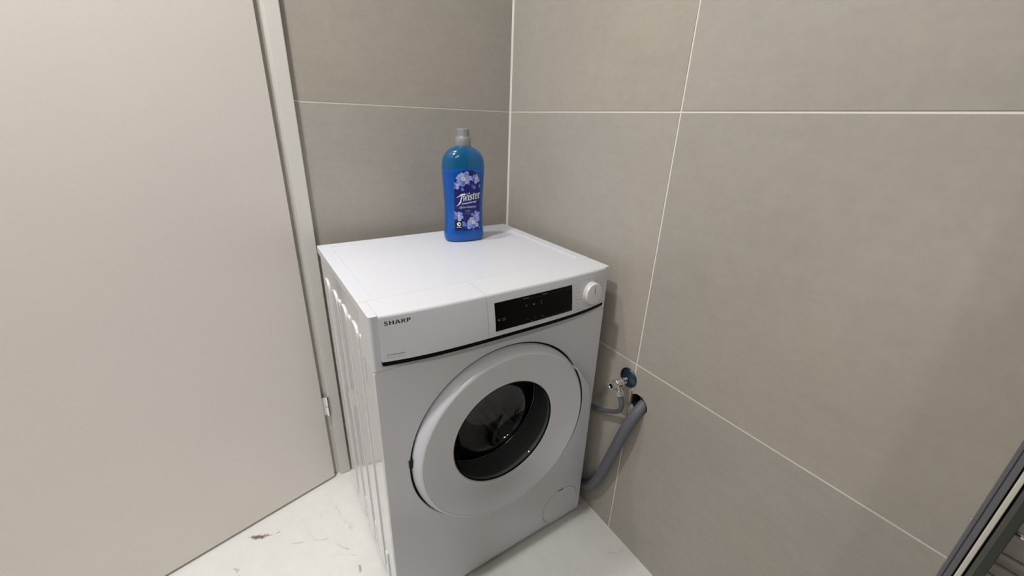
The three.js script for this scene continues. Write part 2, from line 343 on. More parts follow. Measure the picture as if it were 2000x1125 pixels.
  // door: dished white ring, glass bowl, grip
  const dR = 0.2385;
  const door = wpart('door', face(lathe([[0.141, -0.012], [0.1405, -0.004], [0.1415, 0.0025], [0.1438, 0.0048], [0.1468, 0.0052], [0.152, 0.0064], [0.185, 0.0148], [0.2175, 0.0232], [0.2215, 0.0240], [0.2225, 0.0235], [0.2235, 0.0246], [0.2255, 0.0244], [0.2285, 0.0226], [0.2320, 0.0184], [0.2355, 0.0120], [0.2375, 0.0060], [0.2385, 0.0010], [0.2385, -0.006], [0.234, -0.009], [0.18, -0.011], [0.141, -0.012]], 160, 0.55)), M.doorPlastic);
  wpart('door_glass', face(lathe([[0.1412, -0.001], [0.139, -0.006], [0.134, -0.02], [0.128, -0.05], [0.122, -0.074], [0.110, -0.088], [0.085, -0.098], [0.05, -0.104], [0.001, -0.106]], 96, 1.0)), phy({ color: 0xb4b8b8, transmission: 1, thickness: 0, roughness: 0.02, ior: 1.5 }), door);
  wpart('door_glass_rim', face(new THREE.TorusGeometry(0.1405, 0.0022, 10, 128).rotateX(Math.PI / 2).translate(0, 0.0005, 0)), M.black, door);
  const grip = new THREE.Shape(), gi = 0.2366, A0 = 31 * Math.PI / 180, A1 = -39 * Math.PI / 180;
  for (let i = 0; i <= 40; i++) { const a = A1 + (A0 - A1) * i / 40; i ? grip.lineTo(gi * Math.cos(a), gi * Math.sin(a)) : grip.moveTo(gi * Math.cos(a), gi * Math.sin(a)); }
  const gp = [[0.2085, 0.1245], [0.240, 0.0800], [0.2635, 0.0380], [0.2705, -0.012], [0.2690, -0.062], [0.252, -0.1100], [0.226, -0.145], [0.196, -0.170]];
  grip.lineTo(...gp[0]); grip.splineThru(gp.slice(1).map(p => new THREE.Vector2(...p))); grip.closePath();
  wpart('door_grip', plate(grip, 0.024, 0.0032, 4, 40).translate(CX, CY, D + 0.0185), M.doorPlastic, door);
  const grooveShade = new THREE.Shape(); for (const [r, f] of [[0.2350, 1], [0.2368, -1]]) for (let i = 0; i <= 40; i++) { const a = f > 0 ? A1 + (A0 - A1) * i / 40 : A0 - (A0 - A1) * i / 40; grooveShade[f > 0 && i === 0 ? 'moveTo' : 'lineTo'](r * Math.cos(a), r * Math.sin(a)); }
  wpart('grip_groove_shade', plate(grooveShade, 0.018, 0, 1, 40).translate(CX, CY, D + 0.0182), M.gap, door);  // dark strip standing in for the shade in the groove beside the grip
  wpart('door_hinge_block', [box(0.0515, 0.0625, 0.470, 0.492, D - 0.006, D + 0.0035, 0.001)], M.gap, door);
  // console
  const sw = x => 1 - Math.abs(2 * x / W - 1) ** 3.5;
  const zf = (x, y) => D + 0.002 + sw(x) * (0.010 + 0.014 * (1 - (1 - Math.min(1, Math.max(0, (H - y) / (H - 0.752)))) ** 1.5));
  const prof = [[0.10, 0], [0.006, 0], [0.0042, 0.0003], [0.0024, 0.0011], [0.0011, 0.0024], [0.0003, 0.0042], [0, 0.006]];   // (back from the face, down from the top)
  const yb = 0.752;
  const fascia = (xa, xb, x0, x1, zback) => {
    const rows = [[zback, H, true], ...prof.slice(1).map(p => [p[0], H - p[1], false])];
    for (let k = 1; k <= 8; k++) rows.push([0, H - 0.006 - (H - 0.006 - yb) * k / 8, false]);
    const nx = 40;
    const g = grid(nx, rows.length - 1, (u, v) => { const x = xa + u * (xb - xa), r = rows[Math.round(v * (rows.length - 1))]; return [x, r[1], r[2] ? zback : zf(x, r[1]) - r[0]]; },
      (u, v) => { const x = xa + u * (xb - xa), r = rows[Math.round(v * (rows.length - 1))]; return [(x - x0) / (x1 - x0), (r[1] - yb) / (H - yb)]; }, true, null);
    const ends = [xa, xb].map((x, e) => { const sh = new THREE.Shape(); rows.forEach((r, i) => { const z = r[2] ? zback : zf(x, r[1]) - r[0]; i ? sh.lineTo(z, r[1]) : sh.moveTo(z, r[1]); }); sh.lineTo(zback, yb); sh.closePath(); const q = new THREE.ShapeGeometry(sh); q.rotateY(-Math.PI / 2); return q.translate(x, 0, 0); });
    const under = grid(nx, 1, (u, v) => { const x = xa + u * (xb - xa); return [x, yb, v ? zback : zf(x, yb)]; }, undefined, true, 0.9);
    return [g, ...ends, under];
  };
  const zb = 0.4252;
  const capShape = (x0, x1, rl, rr) => { const s = new THREE.Shape(), z = D + 0.0015; s.moveTo(x0, -zb); s.lineTo(x1, -zb); s.lineTo(x1, -(z - rr)); if (rr) s.absarc(x1 - rr, -(z - rr), rr, 0, -Math.PI / 2, true); else s.lineTo(x1, -z); s.lineTo(x0 + rl, -z); if (rl) s.absarc(x0 + rl, -(z - rl), rl, -Math.PI / 2, -Math.PI, true); s.closePath(); return s; };
  // end caps and the chin that the fascia overhangs
  const con = wpart('console', [onFloor(plate(capShape(0, 0.0163, 0.006, 0), H - YC, 0.0014, 3)).translate(0, H - 0.0002, 0), onFloor(plate(capShape(0.5792, W, 0, 0.006), H - YC, 0.0014, 3)).translate(0, H - 0.0002, 0), box(0.012, 0.583, YC, H - 0.0012, zb + 0.002, D - 0.0045), box(0.015, 0.5805, YC, 0.742, D - 0.012, D + 0.0008)], M.console);
  // lettering of the drawer front
  const text = (c, s, x, y, h, stretch, font, fill) => { c.save(); c.translate(x, y); c.scale(stretch, 1); c.font = font.replace('SIZE', h); c.fillStyle = fill; c.fillText(s, 0, 0); c.restore(); };
  const BASE = '#d4d5da';
  const dx0 = 0.0166, dx1 = 0.2310, px0 = 0.2318, px1 = 0.5786;
  const drawerMap = canvas(1600, 768, (c, w, h) => {
    c.fillStyle = BASE; c.fillRect(0, 0, w, h);
    const X = x => (x - dx0) / (dx1 - dx0) * w, Y = y => (H - y) / (H - yb) * h;
    const bold = 'bold SIZEpx sans-serif';
    c.font = 'bold 100px sans-serif'; const tw = c.measureText('SHARP').width;
    const hh = 0.0080 / (H - yb) * h / 0.73, st = (X(0.0745) - X(0.0255)) / (tw * hh / 100);
    text(c, 'SHARP', X(0.0250), Y(0.8250), hh, st, bold, '#1b1b1b');
    c.strokeStyle = '#1b1b1b';
    text(c, 'ES-NFB814AWNA', X(0.0250), Y(0.7640), 30, 1.02, bold, '#4a4a4a');
    text(c, 'WASHING MACHINE 8 kg', X(0.0255), Y(0.7590), 20, 1.0, 'SIZEpx sans-serif', '#6a6a6a');
  });
  const fm = map => phy({ map, roughness: 0.38, clearcoat: 0.25, clearcoatRoughness: 0.15 });
  wpart('detergent_drawer', fascia(dx0, dx1, dx0, dx1, zb), fm(drawerMap), con);
  const knobX = 0.5245, knobY = 0.791;
  const panelMap = canvas(2048, 600, (c, w, h) => {
    c.fillStyle = BASE; c.fillRect(0, 0, w, h);
    const X = x => (x - px0) / (px1 - px0) * w, Y = y => (H - y) / (H - yb) * h;
    const small = 'SIZEpx sans-serif', ink = '#5f5c62';
    const leftCol = ['Cotton', 'Eco 40-60', 'Cotton 20\u00B0', 'Mix', 'Allergy Smart', 'Wool', 'Rinse', 'Drum clean'];
    leftCol.forEach((s, k) => { const y = 0.8195 - k * 0.0088, x = 0.4685 + 0.0004 * k; text(c, '\u25AA', X(0.4615 + 0.0006 * k), Y(y), 20, 1, small, '#5d5a60'); text(c, s, X(x), Y(y), 20, 1, small, k === 0 ? '#a3807f' : ink); });
    text(c, 'Super Quick 12\u2019', X(0.527), Y(0.8235), 20, 1, small, '#a3807f'); text(c, 'Hygiene 60\u00B0', X(0.536), Y(0.8165), 20, 1, small, ink);
    ['Delicate', 'Jeans', 'Sports', 'Duvet', 'Spin', 'Shirts'].forEach((s, k) => text(c, s, X(0.5600 + 0.0012 * Math.sin(k)), Y(0.8085 - k * 0.0095), 20, 1, small, '#6b686c'));
    text(c, 'Start', X(0.494), Y(0.7545), 18, 1, small, ink);
    c.fillStyle = '#4d4d50'; c.beginPath(); c.moveTo(X(0.5142) - 9, Y(0.828)); c.lineTo(X(0.5142) + 9, Y(0.828)); c.lineTo(X(0.5142), Y(0.8245)); c.fill();
    c.fillRect(X(0.5142) - 1.5, Y(0.8245), 3, 16);
  });
  wpart('control_panel', fascia(px0, px1, px0, px1, zb), fm(panelMap), con);
  // black trim strip along the foot of the fascia, in two lengths
  const strip = (xa, xb) => { const f = (u, v) => { const x = xa + u * (xb - xa), y = yb - 0.0003 - v * 0.0086; return [x, y, zf(x, yb) - 0.0004]; };
    const g = grid(30, 1, f, undefined, true), u = grid(30, 1, (a, v) => { const x = xa + a * (xb - xa); return [x, yb - 0.0089, (v ? D - 0.004 : zf(x, yb) - 0.0004)]; }, undefined, true);
    const e = [xa, xb].map(x => grid(1, 1, (a, v) => [x, yb - 0.0003 - v * 0.0086, a ? zf(x, yb) - 0.0004 : D - 0.004], undefined, x === xb));
    return [g, u, ...e, grid(30, 1, (a, v) => { const x = xa + a * (xb - xa); return [x, yb - 0.0003, (v ? zf(x, yb) - 0.0004 : D - 0.004)]; }, undefined, true)]; };
  wpart('black_strip', strip(dx0 + 0.0005, dx1), M.black, con);
  wpart('black_strip', strip(px0, px1), M.black, con);
  // display window
  const qx0 = 0.2480, qx1 = 0.4592, qy0 = 0.7630, qy1 = 0.8245;
  const displayMap = canvas(1400, 440, (c, w, h) => {
    c.fillStyle = '#050506'; c.fillRect(0, 0, w, h);
    const X = x => (x - qx0) / (qx1 - qx0) * w, Y = y => (qy1 - y) / (qy1 - qy0) * h;
    const ink = '#707074', f = 'SIZEpx sans-serif';
    text(c, 'Functions', X(0.3195), Y(0.8185), 22, 1, 'bold SIZEpx sans-serif', '#8a8a8c'); text(c, 'Options', X(0.3725), Y(0.8185), 22, 1, 'bold SIZEpx sans-serif', '#8a8a8c');
    c.fillStyle = '#4c4c50'; c.fillRect(X(0.336), Y(0.8172), X(0.370) - X(0.336), 3); c.fillRect(X(0.386), Y(0.8182), X(0.4545) - X(0.386), 3); c.fillRect(X(0.3725), Y(0.7665), X(0.455) - X(0.3725), 3);
    c.strokeStyle = '#6a6a6e'; c.lineWidth = 3; c.beginPath(); c.arc(X(0.327), Y(0.8035), 15, 0, 7); c.stroke(); c.beginPath(); c.arc(X(0.327), Y(0.8035), 6, 0, 7); c.stroke();
    c.fillStyle = '#7c7c80'; c.beginPath(); c.arc(X(0.3475), Y(0.803), 12, 0, 7); c.fill(); c.fillRect(X(0.3475) - 16, Y(0.803) + 6, 32, 6);
    c.fillRect(X(0.367) - 3, Y(0.8085), 6, 30); c.beginPath(); c.arc(X(0.367), Y(0.803) + 12, 8, 0, 7); c.fill();
    c.fillRect(X(0.2545), Y(0.7895), 6, 26); c.fillRect(X(0.2585), Y(0.7895), 4, 26); c.beginPath(); c.moveTo(X(0.2562), Y(0.7895)); c.lineTo(X(0.2585), Y(0.7862)); c.lineTo(X(0.2562), Y(0.783)); c.fill();
    text(c, 'START', X(0.2635), Y(0.7872), 22, 1, 'bold SIZEpx sans-serif', ink); text(c, 'PAUSE', X(0.2635), Y(0.7835), 22, 1, 'bold SIZEpx sans-serif', ink);
    text(c, 'Temp', X(0.326), Y(0.7715), 20, 1, f, ink); text(c, 'Spin', X(0.347), Y(0.7715), 20, 1, f, ink); text(c, 'Delay', X(0.366), Y(0.7705), 20, 1, f, ink);
    c.fillStyle = '#8a8a8c'; c.beginPath(); c.arc(X(0.3405), Y(0.766), 7, 0, 7); c.fill(); c.fillStyle = '#4c4c50'; c.fillRect(X(0.345), Y(0.7665), 80, 3);
  });
  wpart('display', [grid(24, 6, (u, v) => { const x = qx0 + u * (qx1 - qx0), y = qy0 + v * (qy1 - qy0); return [x, y, zf(x, y) + 0.0006]; }),
    ...[[0, 0], [1, 1]].map(([a]) => grid(24, 1, (u, v) => { const x = qx0 + u * (qx1 - qx0), y = a ? qy1 : qy0; return [x, y, zf(x, y) + (v ? 0.0006 : -0.003)]; }, () => [0.001, 0.5], !!a))], phy({ map: displayMap, roughness: 0.16, specularIntensity: 0.3 }), con);
  // programme knob: wider skirt, groove, cap with a pointer line; it turns on the slanted fascia
  const kz = zf(knobX, knobY) - 0.001, tilt = -0.06, yaw = 0.045;
  const seat = g => g.rotateX(tilt).rotateY(yaw).translate(knobX, knobY, kz);
  const knob = wpart('programme_knob', seat(lathe([[0.0005, 0.0138], [0.0225, 0.0138], [0.0252, 0.0132], [0.0264, 0.0116], [0.0266, 0.0078], [0.0256, 0.0074], [0.0256, 0.0066], [0.0276, 0.0062], [0.0280, 0.0050], [0.0282, 0.0], [0.0005, 0.0]], 72, 0.6).rotateX(Math.PI / 2)), phy({ color: 0xe0dfe0, roughness: 0.3 }), con);
  wpart('pointer_line', seat(box(-0.0008, 0.0008, -0.001, 0.0205, 0.0132, 0.0142)), std({ color: 0x6d6d70, roughness: 0.5 }), con);
}

// ------------------------------------------------------------ bottle of fabric softener on the machine
{
  const bt = thing('softener_bottle', 'blue fabric softener bottle with grey cap standing on top of the washing machine', 'bottle', [-0.2515, H + 0.0001 - 0.0022, 0.1615], -0.12);
  // height, half width, half depth, squareness
  const P = [[0.0, 0.050, 0.030, 2.5], [0.002, 0.0545, 0.034, 2.6], [0.008, 0.0577, 0.0365, 2.6], [0.02, 0.0582, 0.037, 2.6], [0.032, 0.0570, 0.036, 2.5], [0.038, 0.0560, 0.035, 2.5], [0.06, 0.0555, 0.0348, 2.4], [0.10, 0.0553, 0.0352, 2.4], [0.14, 0.0570, 0.0365, 2.4], [0.17, 0.0588, 0.0378, 2.4], [0.195, 0.0600, 0.0386, 2.4], [0.215, 0.0598, 0.0385, 2.35], [0.230, 0.0568, 0.0375, 2.3], [0.241, 0.0510, 0.0350, 2.2], [0.249, 0.0430, 0.0320, 2.1], [0.2550, 0.0340, 0.0280, 2.0], [0.2585, 0.0265, 0.0240, 2], [0.2600, 0.0220, 0.0215, 2], [0.2620, 0.0190, 0.0190, 2], [0.272, 0.0185, 0.0185, 2]];
  const at = h => { let k = 0; while (k < P.length - 2 && P[k + 1][0] < h) k++; const p0 = P[Math.max(0, k - 1)], p1 = P[k], p2 = P[k + 1], p3 = P[Math.min(P.length - 1, k + 2)], t = Math.min(1, Math.max(0, (h - p1[0]) / (p2[0] - p1[0])));
    return [1, 2, 3].map(i => { const d = p2[0] - p1[0], m1 = (p2[i] - p0[i]) / Math.max(1e-6, p2[0] - p0[0]) * d, m2 = (p3[i] - p1[i]) / Math.max(1e-6, p3[0] - p1[0]) * d, t2 = t * t, t3 = t2 * t; return p1[i] * (2 * t3 - 3 * t2 + 1) + m1 * (t3 - 2 * t2 + t) + p2[i] * (-2 * t3 + 3 * t2) + m2 * (t3 - t2); }); };
  const ring = (h, a, off = 0) => { const [w, d, n] = at(h), c = Math.cos(a), s = Math.sin(a), e = 2 / n; return [Math.sign(c) * Math.abs(c) ** e * (w + off), h, Math.sign(s) * Math.abs(s) ** e * (d + off)]; };
  const shell = (h0, h1, nv, off) => { const hs = []; for (let i = 0; i <= nv; i++) hs.push(h0 + (h1 - h0) * i / nv);
    let g = grid(72, nv, (u, v) => ring(hs[Math.round(v * nv)], -u * Math.PI * 2, off), (u, v) => [u, v], false, null); g.deleteAttribute('uv'); g = mergeVertices(g, 1e-6); g.computeVertexNormals(); return g; };
  const capOff = (h, off, up) => { const pts = []; for (let i = 0; i < 72; i++) { const r = ring(h, i / 72 * Math.PI * 2, off); pts.push(new THREE.Vector2(r[0], -r[2])); } const g = new THREE.ShapeGeometry(new THREE.Shape(pts)).rotateX(-Math.PI / 2).translate(0, h, 0); g.deleteAttribute('uv'); if (!up) { const ix = g.index.array; for (let i = 0; i < ix.length; i += 3) { const t = ix[i]; ix[i] = ix[i + 1]; ix[i + 1] = t; } g.computeVertexNormals(); } return g; };
  const noUV = l => mergeGeometries(l.map(g => { const n = g.toNonIndexed(); n.deleteAttribute('uv'); return n; }));
  part('body', noUV([shell(0.0, 0.272, 110, 0), capOff(0, 0, false)]), phy({ color: new THREE.Color(0.05, 0.45, 0.80), transmission: 0.86, thickness: 0, roughness: 0.14, ior: 1.5 }), bt);
  part('liquid', noUV([shell(0.002, 0.196, 80, -0.0022), capOff(0.196, -0.0022, true), capOff(0.002, -0.0022, false)]), phy({ color: new THREE.Color(0.003, 0.19, 0.66), roughness: 0.35 }), bt);
  part('collar', lathe([[0.0185, 0.2603], [0.0212, 0.2606], [0.0218, 0.2625], [0.0216, 0.2800], [0.0205, 0.2832], [0.0180, 0.2840]], 64, 0.6), std({ color: 0x9a9a9e, roughness: 0.42, metalness: 0.25 }), bt);
  const cap = part('cap', [lathe([[0.0186, 0.2838], [0.0180, 0.2855], [0.0172, 0.2875], [0.0166, 0.3015], [0.0160, 0.3040], [0.0148, 0.3050], [0.0005, 0.3052]], 64, 0.6),
    ...Array.from({ length: 30 }, (_, k) => { const a = k / 30 * Math.PI * 2; return rod(V(0.0171 * Math.cos(a), 0.2885, 0.0171 * Math.sin(a)), V(0.0166 * Math.cos(a), 0.3010, 0.0166 * Math.sin(a)), 0.00042, 5); })], std({ color: 0x949498, roughness: 0.4, metalness: 0.25 }), bt);
  // printed label following the bottle's front
  const h0 = 0.0345, h1 = 0.2005, halfW = t => { const k = Math.max(0, (t - 0.74) / 0.26); return 0.0385 * (1 - 0.04 * (1 - t)) * Math.sqrt(Math.max(0.0004, 1 - k ** 2.1 * 0.9)); };
  const labelAt = (u, v) => { const h = h0 + v * (h1 - h0), x = (2 * u - 1) * halfW(v), [w, d, n] = at(h); return [x, h, (d + 0.0004) * (1 - Math.abs(x / (w + 0.0004)) ** n) ** (1 / n)]; };
  const L0 = 0.0385, labelMap = canvas(900, 1940, (c, w, h) => {
    c.fillStyle = '#0a1a66'; c.fillRect(0, 0, w, h);
    for (let k = 0; k < 500; k++) { c.fillStyle = `rgba(${10 + rnd() * 25 | 0},${20 + rnd() * 40 | 0},${90 + rnd() * 60 | 0},0.10)`; c.beginPath(); c.arc(rnd() * w, rnd() * h, 20 + 90 * rnd(), 0, 7); c.fill(); }
    const petal = (x, y, r, a, l, tone) => {                            // a ruffled iris petal with a pale rim and dark veins
      c.save(); c.translate(x, y); c.rotate(a);
      const edge = k => { c.beginPath(); c.moveTo(0, 0); for (let i = 0; i <= 26; i++) { const t = i / 26, u = t * 2 - 1, w = Math.sin(Math.PI * Math.min(1, t * 1.0)) ** 0.7, q = 1 + 0.07 * Math.sin(i * 2.1 + x); c.lineTo(u * r * 0.62 * (0.35 + 0.65 * w) * q * k, -l * (0.30 + 0.70 * w) * q * k); } c.closePath(); };
      edge(1); c.fillStyle = '#b9c6f4'; c.fill(); edge(0.9); c.fillStyle = tone; c.fill();
      c.strokeStyle = 'rgba(50,66,170,0.55)'; c.lineWidth = 4; for (const v of [-0.22, 0, 0.22]) { c.beginPath(); c.moveTo(0, -l * 0.1); c.quadraticCurveTo(v * r * 0.6, -l * 0.4, v * r, -l * 0.72); c.stroke(); }
      c.restore(); };
    const flower = (x, y, r, a0, n = 6, mid = '#d9c23c') => { for (let k = 0; k < n; k++) petal(x, y, r * (0.8 + 0.3 * rnd()), a0 + (k + 0.3 * rnd()) / n * Math.PI * 2, r * (0.75 + 0.45 * rnd()), ['#7f90da', '#97a6e6', '#a9b6ee', '#5c72cc'][k % 4]); c.fillStyle = '#e8ecfb'; c.beginPath(); c.arc(x, y, r * 0.24, 0, 7); c.fill(); c.fillStyle = mid; c.beginPath(); c.arc(x, y, r * 0.15, 0, 7); c.fill(); };
    petal(560, 440, 150, 2.3, 190, '#3f62c8'); petal(520, 470, 130, -0.5, 150, '#4d6ace');
    flower(300, 260, 265, 0.4, 7); flower(745, 250, 190, 1.1, 6, '#c59a86'); flower(95, 450, 150, 0.2, 5, '#8aa0e6'); petal(850, 420, 120, 2.8, 150, '#6f86d8'); petal(215, 500, 140, 2.6, 150, '#4f6bc8');
    flower(150, 1440, 165, 0.9, 6, '#b9a0b0'); flower(770, 1470, 170, 1.6, 6, '#8796dd'); petal(430, 1800, 230, 0.6, 250, '#8095de'); petal(430, 1810, 220, -1.0, 230, '#6580d2'); flower(650, 1690, 255, 0.2, 7); petal(840, 1850, 160, 2.2, 180, '#8fa0e6'); petal(640, 1900, 150, 3.0, 150, '#8f9fe2');
    // the word mark: a leaning script whose first letter carries a long bar and a tail
    c.save(); c.translate(120, 1010); c.transform(1, -0.14, 0, 1, 0, 0); c.fillStyle = '#f6f6fb';
    c.save(); c.scale(0.60, 1.0); c.font = 'italic bold 330px serif'; c.fillText('wister', 235, -8); c.restore();
    c.save(); c.transform(0.62, 0, -0.16, 1, 0, 0); c.font = 'italic bold 400px serif'; c.fillText('T', -10, 28); c.restore();
    c.beginPath(); c.moveTo(-40, -150); c.quadraticCurveTo(20, -262, 390, -228); c.quadraticCurveTo(120, -222, -40, -150); c.fill();
    c.beginPath(); c.moveTo(-70, 120); c.quadraticCurveTo(10, 96, 70, -20); c.lineTo(120, -20); c.quadraticCurveTo(70, 100, -70, 120); c.fill();
    c.font = 'italic bold 74px sans-serif'; c.fillText('Aromatherapy', 120, 92, 520); c.restore();
    c.save(); c.transform(1, -0.02, -0.2, 1, 0, 0); c.fillStyle = '#dfe4fb'; c.font = 'italic 92px serif'; c.fillText('Alpine Freshness', 385, 1212, 600); c.restore();
    c.fillStyle = '#c5cdf2'; c.font = '40px sans-serif'; c.fillText('SOFTENER', 360, 1312); c.font = '34px sans-serif'; c.fillText('2 l', 440, 1362); c.fillRect(270, 1385, 380, 4);
    c.fillStyle = '#0a0f22'; c.fillRect(35, 1620, 230, 240); c.fillStyle = '#eef0f6'; c.beginPath(); c.arc(150, 1725, 68, 0.4, 5.6); c.fill(); c.fillStyle = '#0a0f22'; c.beginPath(); c.arc(165, 1730, 26, 0, 7); c.fill(); c.fillStyle = '#eef0f6'; c.fillRect(70, 1818, 160, 18);
  });
  part('label', grid(32, 60, labelAt, (u, v) => [0.5 + (2 * u - 1) * halfW(v) / L0 * 0.5, v], false, null), phy({ map: labelMap, roughness: 0.35 }), bt).userData.label = 'dark blue printed label with pale flowers';
}

// ------------------------------------------------------------ water valve, its hose and the drain hose
{
  const g = thing('water_valve', 'chrome angle valve with a round dark blue rose on the right wall beside the machine', 'valve', [0, 0.549, 0.632]);
  const ax = q => q.rotateZ(Math.PI / 2);                               // lathe axis y -> -x
  part('rose', ax(lathe([[0.0275, 0.0], [0.0275, 0.0012], [0.0262, 0.0030], [0.021, 0.0060], [0.013, 0.0092], [0.0095, 0.0102], [0.0005, 0.0102]], 72, 0.7)), M.bluedChrome, g);
  const body = part('valve_body', [ax(lathe([[0.0092, 0.009], [0.0092, 0.0165], [0.0078, 0.018], [0.0078, 0.022], [0.0112, 0.0235], [0.0118, 0.026], [0.0118, 0.048], [0.0105, 0.050], [0.0108, 0.052]], 40, 0.5)),
    ax(lathe([[0.0108, 0.050], [0.0118, 0.0515], [0.0118, 0.0635], [0.0108, 0.065], [0.0075, 0.065], [0.0068, 0.0635], [0.0068, 0.056], [0.0005, 0.056]], 6, 0.3))].map(q => q.translate(0, -0.0045, 0)), M.chrome, g);
  part('socket', ax(lathe([[0.0072, 0.0645], [0.0066, 0.0625], [0.0060, 0.0566], [0.0004, 0.0562]], 24, 0.6)).translate(0, -0.0045, 0), M.gap, body);
  const o = V(-0.036, -0.006, 0), dir = V(0.04, -0.93, 0.34).normalize(), quat = new THREE.Quaternion().setFromUnitVectors(V(0, 1, 0), dir);
  const along = q => q.applyQuaternion(quat).translate(o.x, o.y, o.z);
  part('outlet', along(lathe([[0.0078, 0.004], [0.0082, 0.016], [0.0098, 0.0175], [0.0098, 0.019]], 32, 0.5)), M.chrome, g);
  part('outlet_nut', along(lathe([[0.0085, 0.0185], [0.0116, 0.0192], [0.0118, 0.0335], [0.0108, 0.0345], [0.0065, 0.0345]], 6, 0.3)), M.chrome, g);
  part('thread', along(merge([0, 1, 2, 3].map(k => new THREE.TorusGeometry(0.0086, 0.0009, 6, 28).rotateX(Math.PI / 2).translate(0, 0.0085 + k * 0.0022, 0)))), M.chrome, g);

  const s = V(0, 0.549, 0.632).add(o).add(dir.clone().multiplyScalar(0.033));
  const ih = thing('inlet_hose', 'thin grey inlet hose curving from the chrome valve behind the machine', 'hose', [s.x, s.y, s.z]);
  const pts = [[-0.036, 0.5103, 0.6446], [-0.035, 0.490, 0.651], [-0.031, 0.466, 0.647], [-0.024, 0.444, 0.628], [-0.021, 0.425, 0.600], [-0.020, 0.409, 0.570], [-0.020, 0.400, 0.53], [-0.020, 0.395, 0.45], [-0.020, 0.41, 0.35]].map(p => V(...p).sub(s));
  part('tube', tube(pts, 0.0060, 90, 18), M.hose, ih);
  part('sleeve', tube([pts[0], pts[0].clone().lerp(pts[1], 0.5), pts[1]], 0.0070, 10, 20), M.hose, ih);

  const dh = thing('drain_hose', 'thick grey drain hose running from the wall hole down behind the machine', 'hose', [-0.02, 0.3, 0.64]);
  const dp = [[0.075, 0.503, 0.682], [0.045, 0.500, 0.683], [0.018, 0.493, 0.684], [-0.006, 0.475, 0.684], [-0.022, 0.445, 0.678], [-0.030, 0.394, 0.666], [-0.031, 0.310, 0.644], [-0.029, 0.237, 0.6225], [-0.026, 0.175, 0.602], [-0.022, 0.125, 0.578], [-0.0195, 0.097, 0.550], [-0.0185, 0.083, 0.51], [-0.018, 0.078, 0.44], [-0.018, 0.08, 0.35]].map(p => V(p[0] + 0.02, p[1] - 0.3, p[2] - 0.64));
  part('tube', tube(dp, 0.0150, 140, 28), M.hose, dh);
  const pp = thing('drain_pipe', 'grey plastic drain pipe end sunk in the hole in the right wall', 'pipe', [0.03, 0.49, 0.66]);
  part('pipe', [new THREE.CylinderGeometry(0.0042, 0.0042, 0.03, 16).rotateZ(0.3).translate(0.002, 0.0065, -0.0005), new THREE.CylinderGeometry(0.006, 0.006, 0.012, 16).rotateZ(Math.PI / 2).translate(0.03, 0.0, 0.0)], M.pipe, pp);
}

// ------------------------------------------------------------ shower screen edge and wire rack at the right
{
  const g = thing('shower_screen', 'narrow dark shower screen with grey wall profile and pale seal strip, seen edge on', 'shower screen', [0, 0, 1.25]);
  const prof = std({ color: 0x77777d, roughness: 0.42, metalness: 0.3 });
  part('wall_profile', [box(-0.016, 0, 0.001, 2.0, -0.0102, -0.0058, 0.001), box(-0.020, 0, 0.001, 2.0, -0.0050, 0.0010, 0.001), box(-0.014, 0, 0.001, 2.0, -0.006, 0.002)], prof, g);
  part('seal_strip', box(-0.024, 0, 0.001, 2.0, 0.0028, 0.0082, 0.0012), std({ color: 0xe6e2d6, roughness: 0.55 }), g);
  part('gasket_strip', [box(-0.018, 0, 0.001, 2.0, 0.0010, 0.0028), box(-0.022, 0, 0.001, 2.0, 0.0082, 0.0101)], M.black, g);
  part('glass_pane', [box(-0.13, 0, 0.004, 2.0, 0.0102, 0.0180, 0.001)], phy({ color: 0x2b302b, roughness: 0.4 }), g);
  part('screw', new THREE.SphereGeometry(0.0016, 12, 8).translate(-0.0155, 0.690, -0.0108), M.chrome, g);

  const r = thing('wire_rack', 'chrome wire rack hanging on the tiled wall behind the shower screen', 'rack', [0, 0.56, 1.42]);
  const x = -0.055, z0 = -0.1495, z1 = 0.15;
  part('top_rail', tube([V(0, 0.168, z0 - 0.0), V(x * 0.8, 0.168, z0), V(x, 0.168, z0 + 0.003), V(x, 0.168, z0 + 0.02), V(x, 0.168, 0), V(x, 0.168, z1 - 0.02), V(x, 0.168, z1 - 0.003), V(x * 0.8, 0.168, z1), V(0, 0.168, z1)], 0.0036, 80, 12), M.chrome, r);
  for (let k = 0; k < 7; k++) part('wire', rod(V(x, 0.1325 - 0.0185 * k, z0 - 0.001), V(x, 0.1325 - 0.0185 * k, z1 + 0.001), 0.0015, 8), M.wire, r);
  for (const z of [z0, 0, z1]) part('upright', rod(V(x, 0.168, z), V(x, 0.005, z), 0.0014, 8), M.wire, r);
  for (let k = 0; k < 9; k++) part('base_wire', rod(V(0, 0.006, z0 + (z1 - z0) * k / 8), V(x, 0.006, z0 + (z1 - z0) * k / 8), 0.0014, 8), M.wire, r);
  for (const y of [0.006]) part('back_wire', rod(V(-0.0015, y, z0), V(-0.0015, y, z1), 0.0015, 8), M.wire, r);
}

